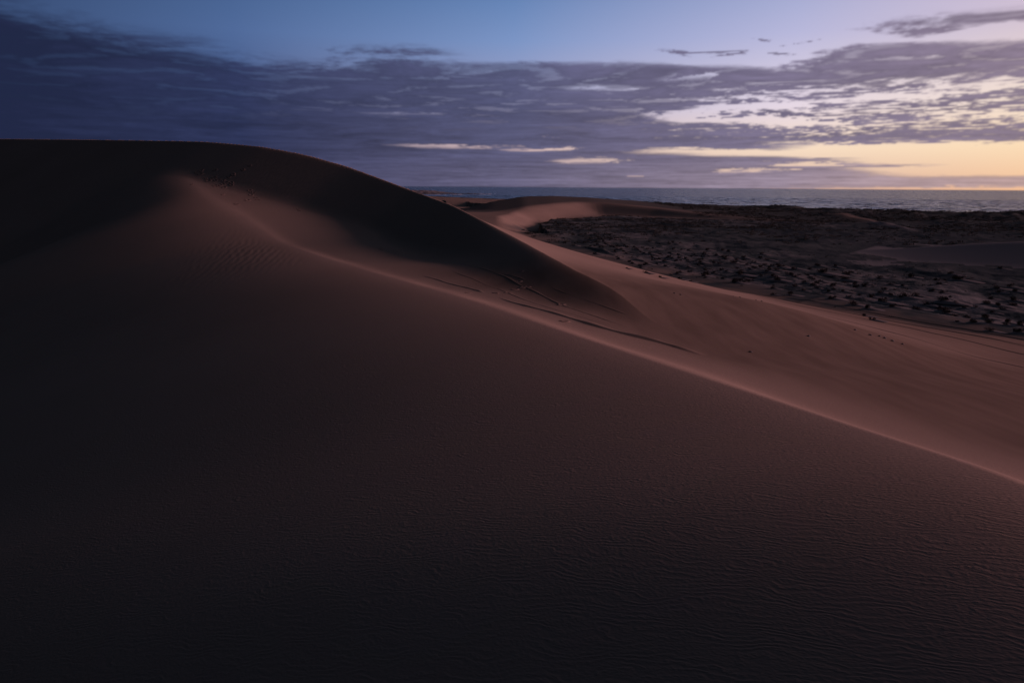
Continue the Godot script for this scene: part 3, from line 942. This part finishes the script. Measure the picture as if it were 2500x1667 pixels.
		if not label:
			var sp := outside_plain(p[0], p[1])
			var big_ := "tiny" if size < 0.55 else "small" if size < 0.7 else "middling" if size < 0.85 else "large"
			var side := p[0] / p[1] as float
			if p[1] > 220.0:
				label = "%s dark shrub in the far tip of the scrub plain, %s" % [big_, "nearer the sand" if sp > -12.0 else "amid the thicket" if sp > -30.0 else "towards the open middle"]
			else:
				var part := "left end" if side < 0.26 else "left middle" if side < 0.37 else "middle" if side < 0.48 else "right middle" if side < 0.6 else "right end"
				if sp > -14.0:
					label = "%s dark shrub on the sandy near edge of the scrub plain, %s" % [big_, part]
				elif sp > -26.0:
					label = "%s dark shrub in the lower half of the dense band on the plain, %s" % [big_, part]
				elif sp > -50.0:
					label = "%s dark shrub in the upper half of the dense band on the plain, %s" % [big_, part]
				else:
					label = "%s dark shrub standing apart on the open plain behind the dense band, %s" % [big_, part]
			group = label
		tag(o, label, "shrub", group)
	# low scrub that nobody could count
	var clump := shrub_mesh(rng, 34, 0.2)
	var spots: Array[Transform3D] = []
	tries = 0
	while spots.size() < 15000 and tries < 400000:
		tries += 1
		var a := rng.randf_range(-0.03, 0.72)
		var r := sqrt(rng.randf_range(85.0 * 85.0, 760.0 * 760.0))
		if rng.randf() < 0.3:
			r = rng.randf_range(85.0, 330.0)
		var x := sin(a) * r
		var d := cos(a) * r
		var sp := outside_plain(x, d)
		if sp > -1.5 and not (x > 120.0 and d > 320.0):
			continue
		var want := 0.30 * ramp(-0.25, 0.5, noise_b.get_noise_2d(x * 0.022 + 31.0, d * 0.022))
		if d > 330.0:
			want = 0.75 * ramp(-0.35, 0.1, noise_b.get_noise_2d(x * 0.012, d * 0.02))
		if d < 300.0:
			want *= 0.55
		if sp > -14.0:
			want *= 0.3 if d < 250.0 else 1.6
		if tongue_at(x, d) > 0.0 or rng.randf() > want:
			continue
		var at := ground(x, d)
		if zone == 5 or (zone == 4 and x < 130.0) or at.y < 4.0:
			continue
		var size := rng.randf_range(0.18, 0.55) if d < 250.0 else rng.randf_range(0.45, 1.3)
		spots.append(Transform3D(Basis(Vector3.UP, rng.randf() * TAU).scaled(Vector3(size * 1.2, size * 0.8, size)), at))
	var mm := MultiMesh.new()
	mm.transform_format = MultiMesh.TRANSFORM_3D
	mm.mesh = clump
	mm.instance_count = spots.size()
	for i in spots.size():
		mm.set_instance_transform(i, spots[i])
	var o := MultiMeshInstance3D.new()
	o.name = "low_scrub"
	o.multimesh = mm
	o.material_override = greens[1]
	tag(o, "low dark scrub covering the plain and the coastal hummocks", "scrub", "", "stuff")
	add_child(o, true)


# ---------------------------------------------------------------- headland and surf
func build_headland() -> void:
	var st := SurfaceTool.new()
	st.begin(Mesh.PRIMITIVE_TRIANGLES)
	st.set_smooth_group(0)
	var nu := 90
	var nv := 26
	for j in nv:
		for i in nu:
			var x := -620.0 + i * 5.6
			var d := 2980.0 + j * 22.0
			var v := (j / float(nv - 1)) * 2.0 - 1.0
			var len_ := ramp(-118.0, -230.0, x)
			var wide := lerpf(0.28, 0.95, ramp(-180.0, -420.0, x))
			var body := maxf(0.0, 1.0 - pow(absf(v + 0.35 * (1.0 - len_)) / wide, 2.0))
			var h := -3.0 + body * (5.2 * minf(1.0, len_ + 0.45) + 13.0 * ramp(-250.0, -420.0, x)) + 3.0 * noise_b.get_noise_2d(x * 0.03, d * 0.02) * ramp(-0.1, 0.3, body)
			if x > -118.0:
				h = minf(h, -3.0)
			var rock := ramp(7.0, 3.0, h + 2.0 * noise.get_noise_2d(x * 0.05, d * 0.03))
			st.set_color(Color(0.10, 0.085, 0.08).lerp(Color(0.018, 0.017, 0.018), rock))
			st.set_uv(Vector2(x * 0.02, d * 0.02))
			st.add_vertex(Vector3(x, h, -d))
	for j in nv - 1:
		for i in nu - 1:
			var a := j * nu + i
			for v in [a, a + nu, a + 1, a + 1, a + nu, a + nu + 1]:
				st.add_index(v)
	st.generate_normals()
	var o := MeshInstance3D.new()
	o.name = "headland"
	o.mesh = st.commit()
	var m := StandardMaterial3D.new()
	m.vertex_color_use_as_albedo = true
	m.roughness = 0.95
	o.material_override = m
	tag(o, "low rocky headland with a brown hill, reaching into the sea behind the dune crest", "headland", "", "structure")
	add_child(o, true)
	# broken water round the rocks
	var rng := RandomNumberGenerator.new()
	rng.seed = 6
	st = SurfaceTool.new()
	st.begin(Mesh.PRIMITIVE_TRIANGLES)
	st.set_smooth_group(-1)
	for k in 46:
		var near := k < 26
		var x := rng.randf_range(-370.0, -215.0) if near else rng.randf_range(-260.0, -70.0)
		var d := rng.randf_range(2860.0, 2935.0) if near else rng.randf_range(2900.0, 3560.0)
		var long := rng.randf_range(4.0, 17.0)
		var deep := rng.randf_range(4.0, 16.0)
		for q in 8:
			var a0 := q * TAU / 8.0
			var a1 := (q + 1) * TAU / 8.0
			var tall := rng.randf_range(0.5, 1.6)
			st.add_vertex(Vector3(x, tall, -d))
			st.add_vertex(Vector3(x + cos(a1) * long, 0.05, -d - sin(a1) * deep))
			st.add_vertex(Vector3(x + cos(a0) * long, 0.05, -d - sin(a0) * deep))
	st.generate_normals()
	o = MeshInstance3D.new()
	o.name = "surf"
	o.mesh = st.commit()
	m = StandardMaterial3D.new()
	m.albedo_color = Color(0.85, 0.87, 0.9)
	m.roughness = 0.8
	m.cull_mode = BaseMaterial3D.CULL_DISABLED
	o.material_override = m
	tag(o, "white surf breaking round the rocks of the headland", "surf", "", "stuff")
	add_child(o, true)


func _ready() -> void:
	var cam := Camera3D.new()
	cam.name = "camera"
	cam.position = Vector3(0, EYE, 0)
	cam.rotation = Vector3(-atan((341.0 - 186.9) / 682.0), 0, 0)
	cam.rotate_object_local(Vector3(0, 0, 1), deg_to_rad(0.378))
	cam.fov = 53.13
	cam.near = 0.1
	cam.far = 200000.0
	add_child(cam)
	cam.current = true
	var env := Environment.new()
	env.background_mode = Environment.BG_SKY
	env.tonemap_mode = Environment.TONE_MAPPER_LINEAR
	env.sky = Sky.new()
	env.sky.sky_material = build_sky()
	env.sdfgi_enabled = true
	env.ssao_enabled = true
	env.ssil_enabled = true
	var world := WorldEnvironment.new()
	world.name = "environment"
	world.environment = env
	add_child(world)
	var sun := DirectionalLight3D.new()
	sun.name = "dusk_light"
	sun.light_color = Color(1.0, 0.755, 0.80)
	sun.light_energy = 1.5
	sun.light_angular_distance = 25.0
	sun.shadow_enabled = true
	var az := deg_to_rad(SUN_AZIMUTH)
	var el := deg_to_rad(SUN_HEIGHT)
	sun.look_at_from_position(Vector3(sin(az) * cos(el), sin(el), -cos(az) * cos(el)), Vector3.ZERO)
	add_child(sun)
	prepare_land()
	make_textures()
	build_land()
	build_sea()
	build_marks()
	build_shrubs()
	build_headland()
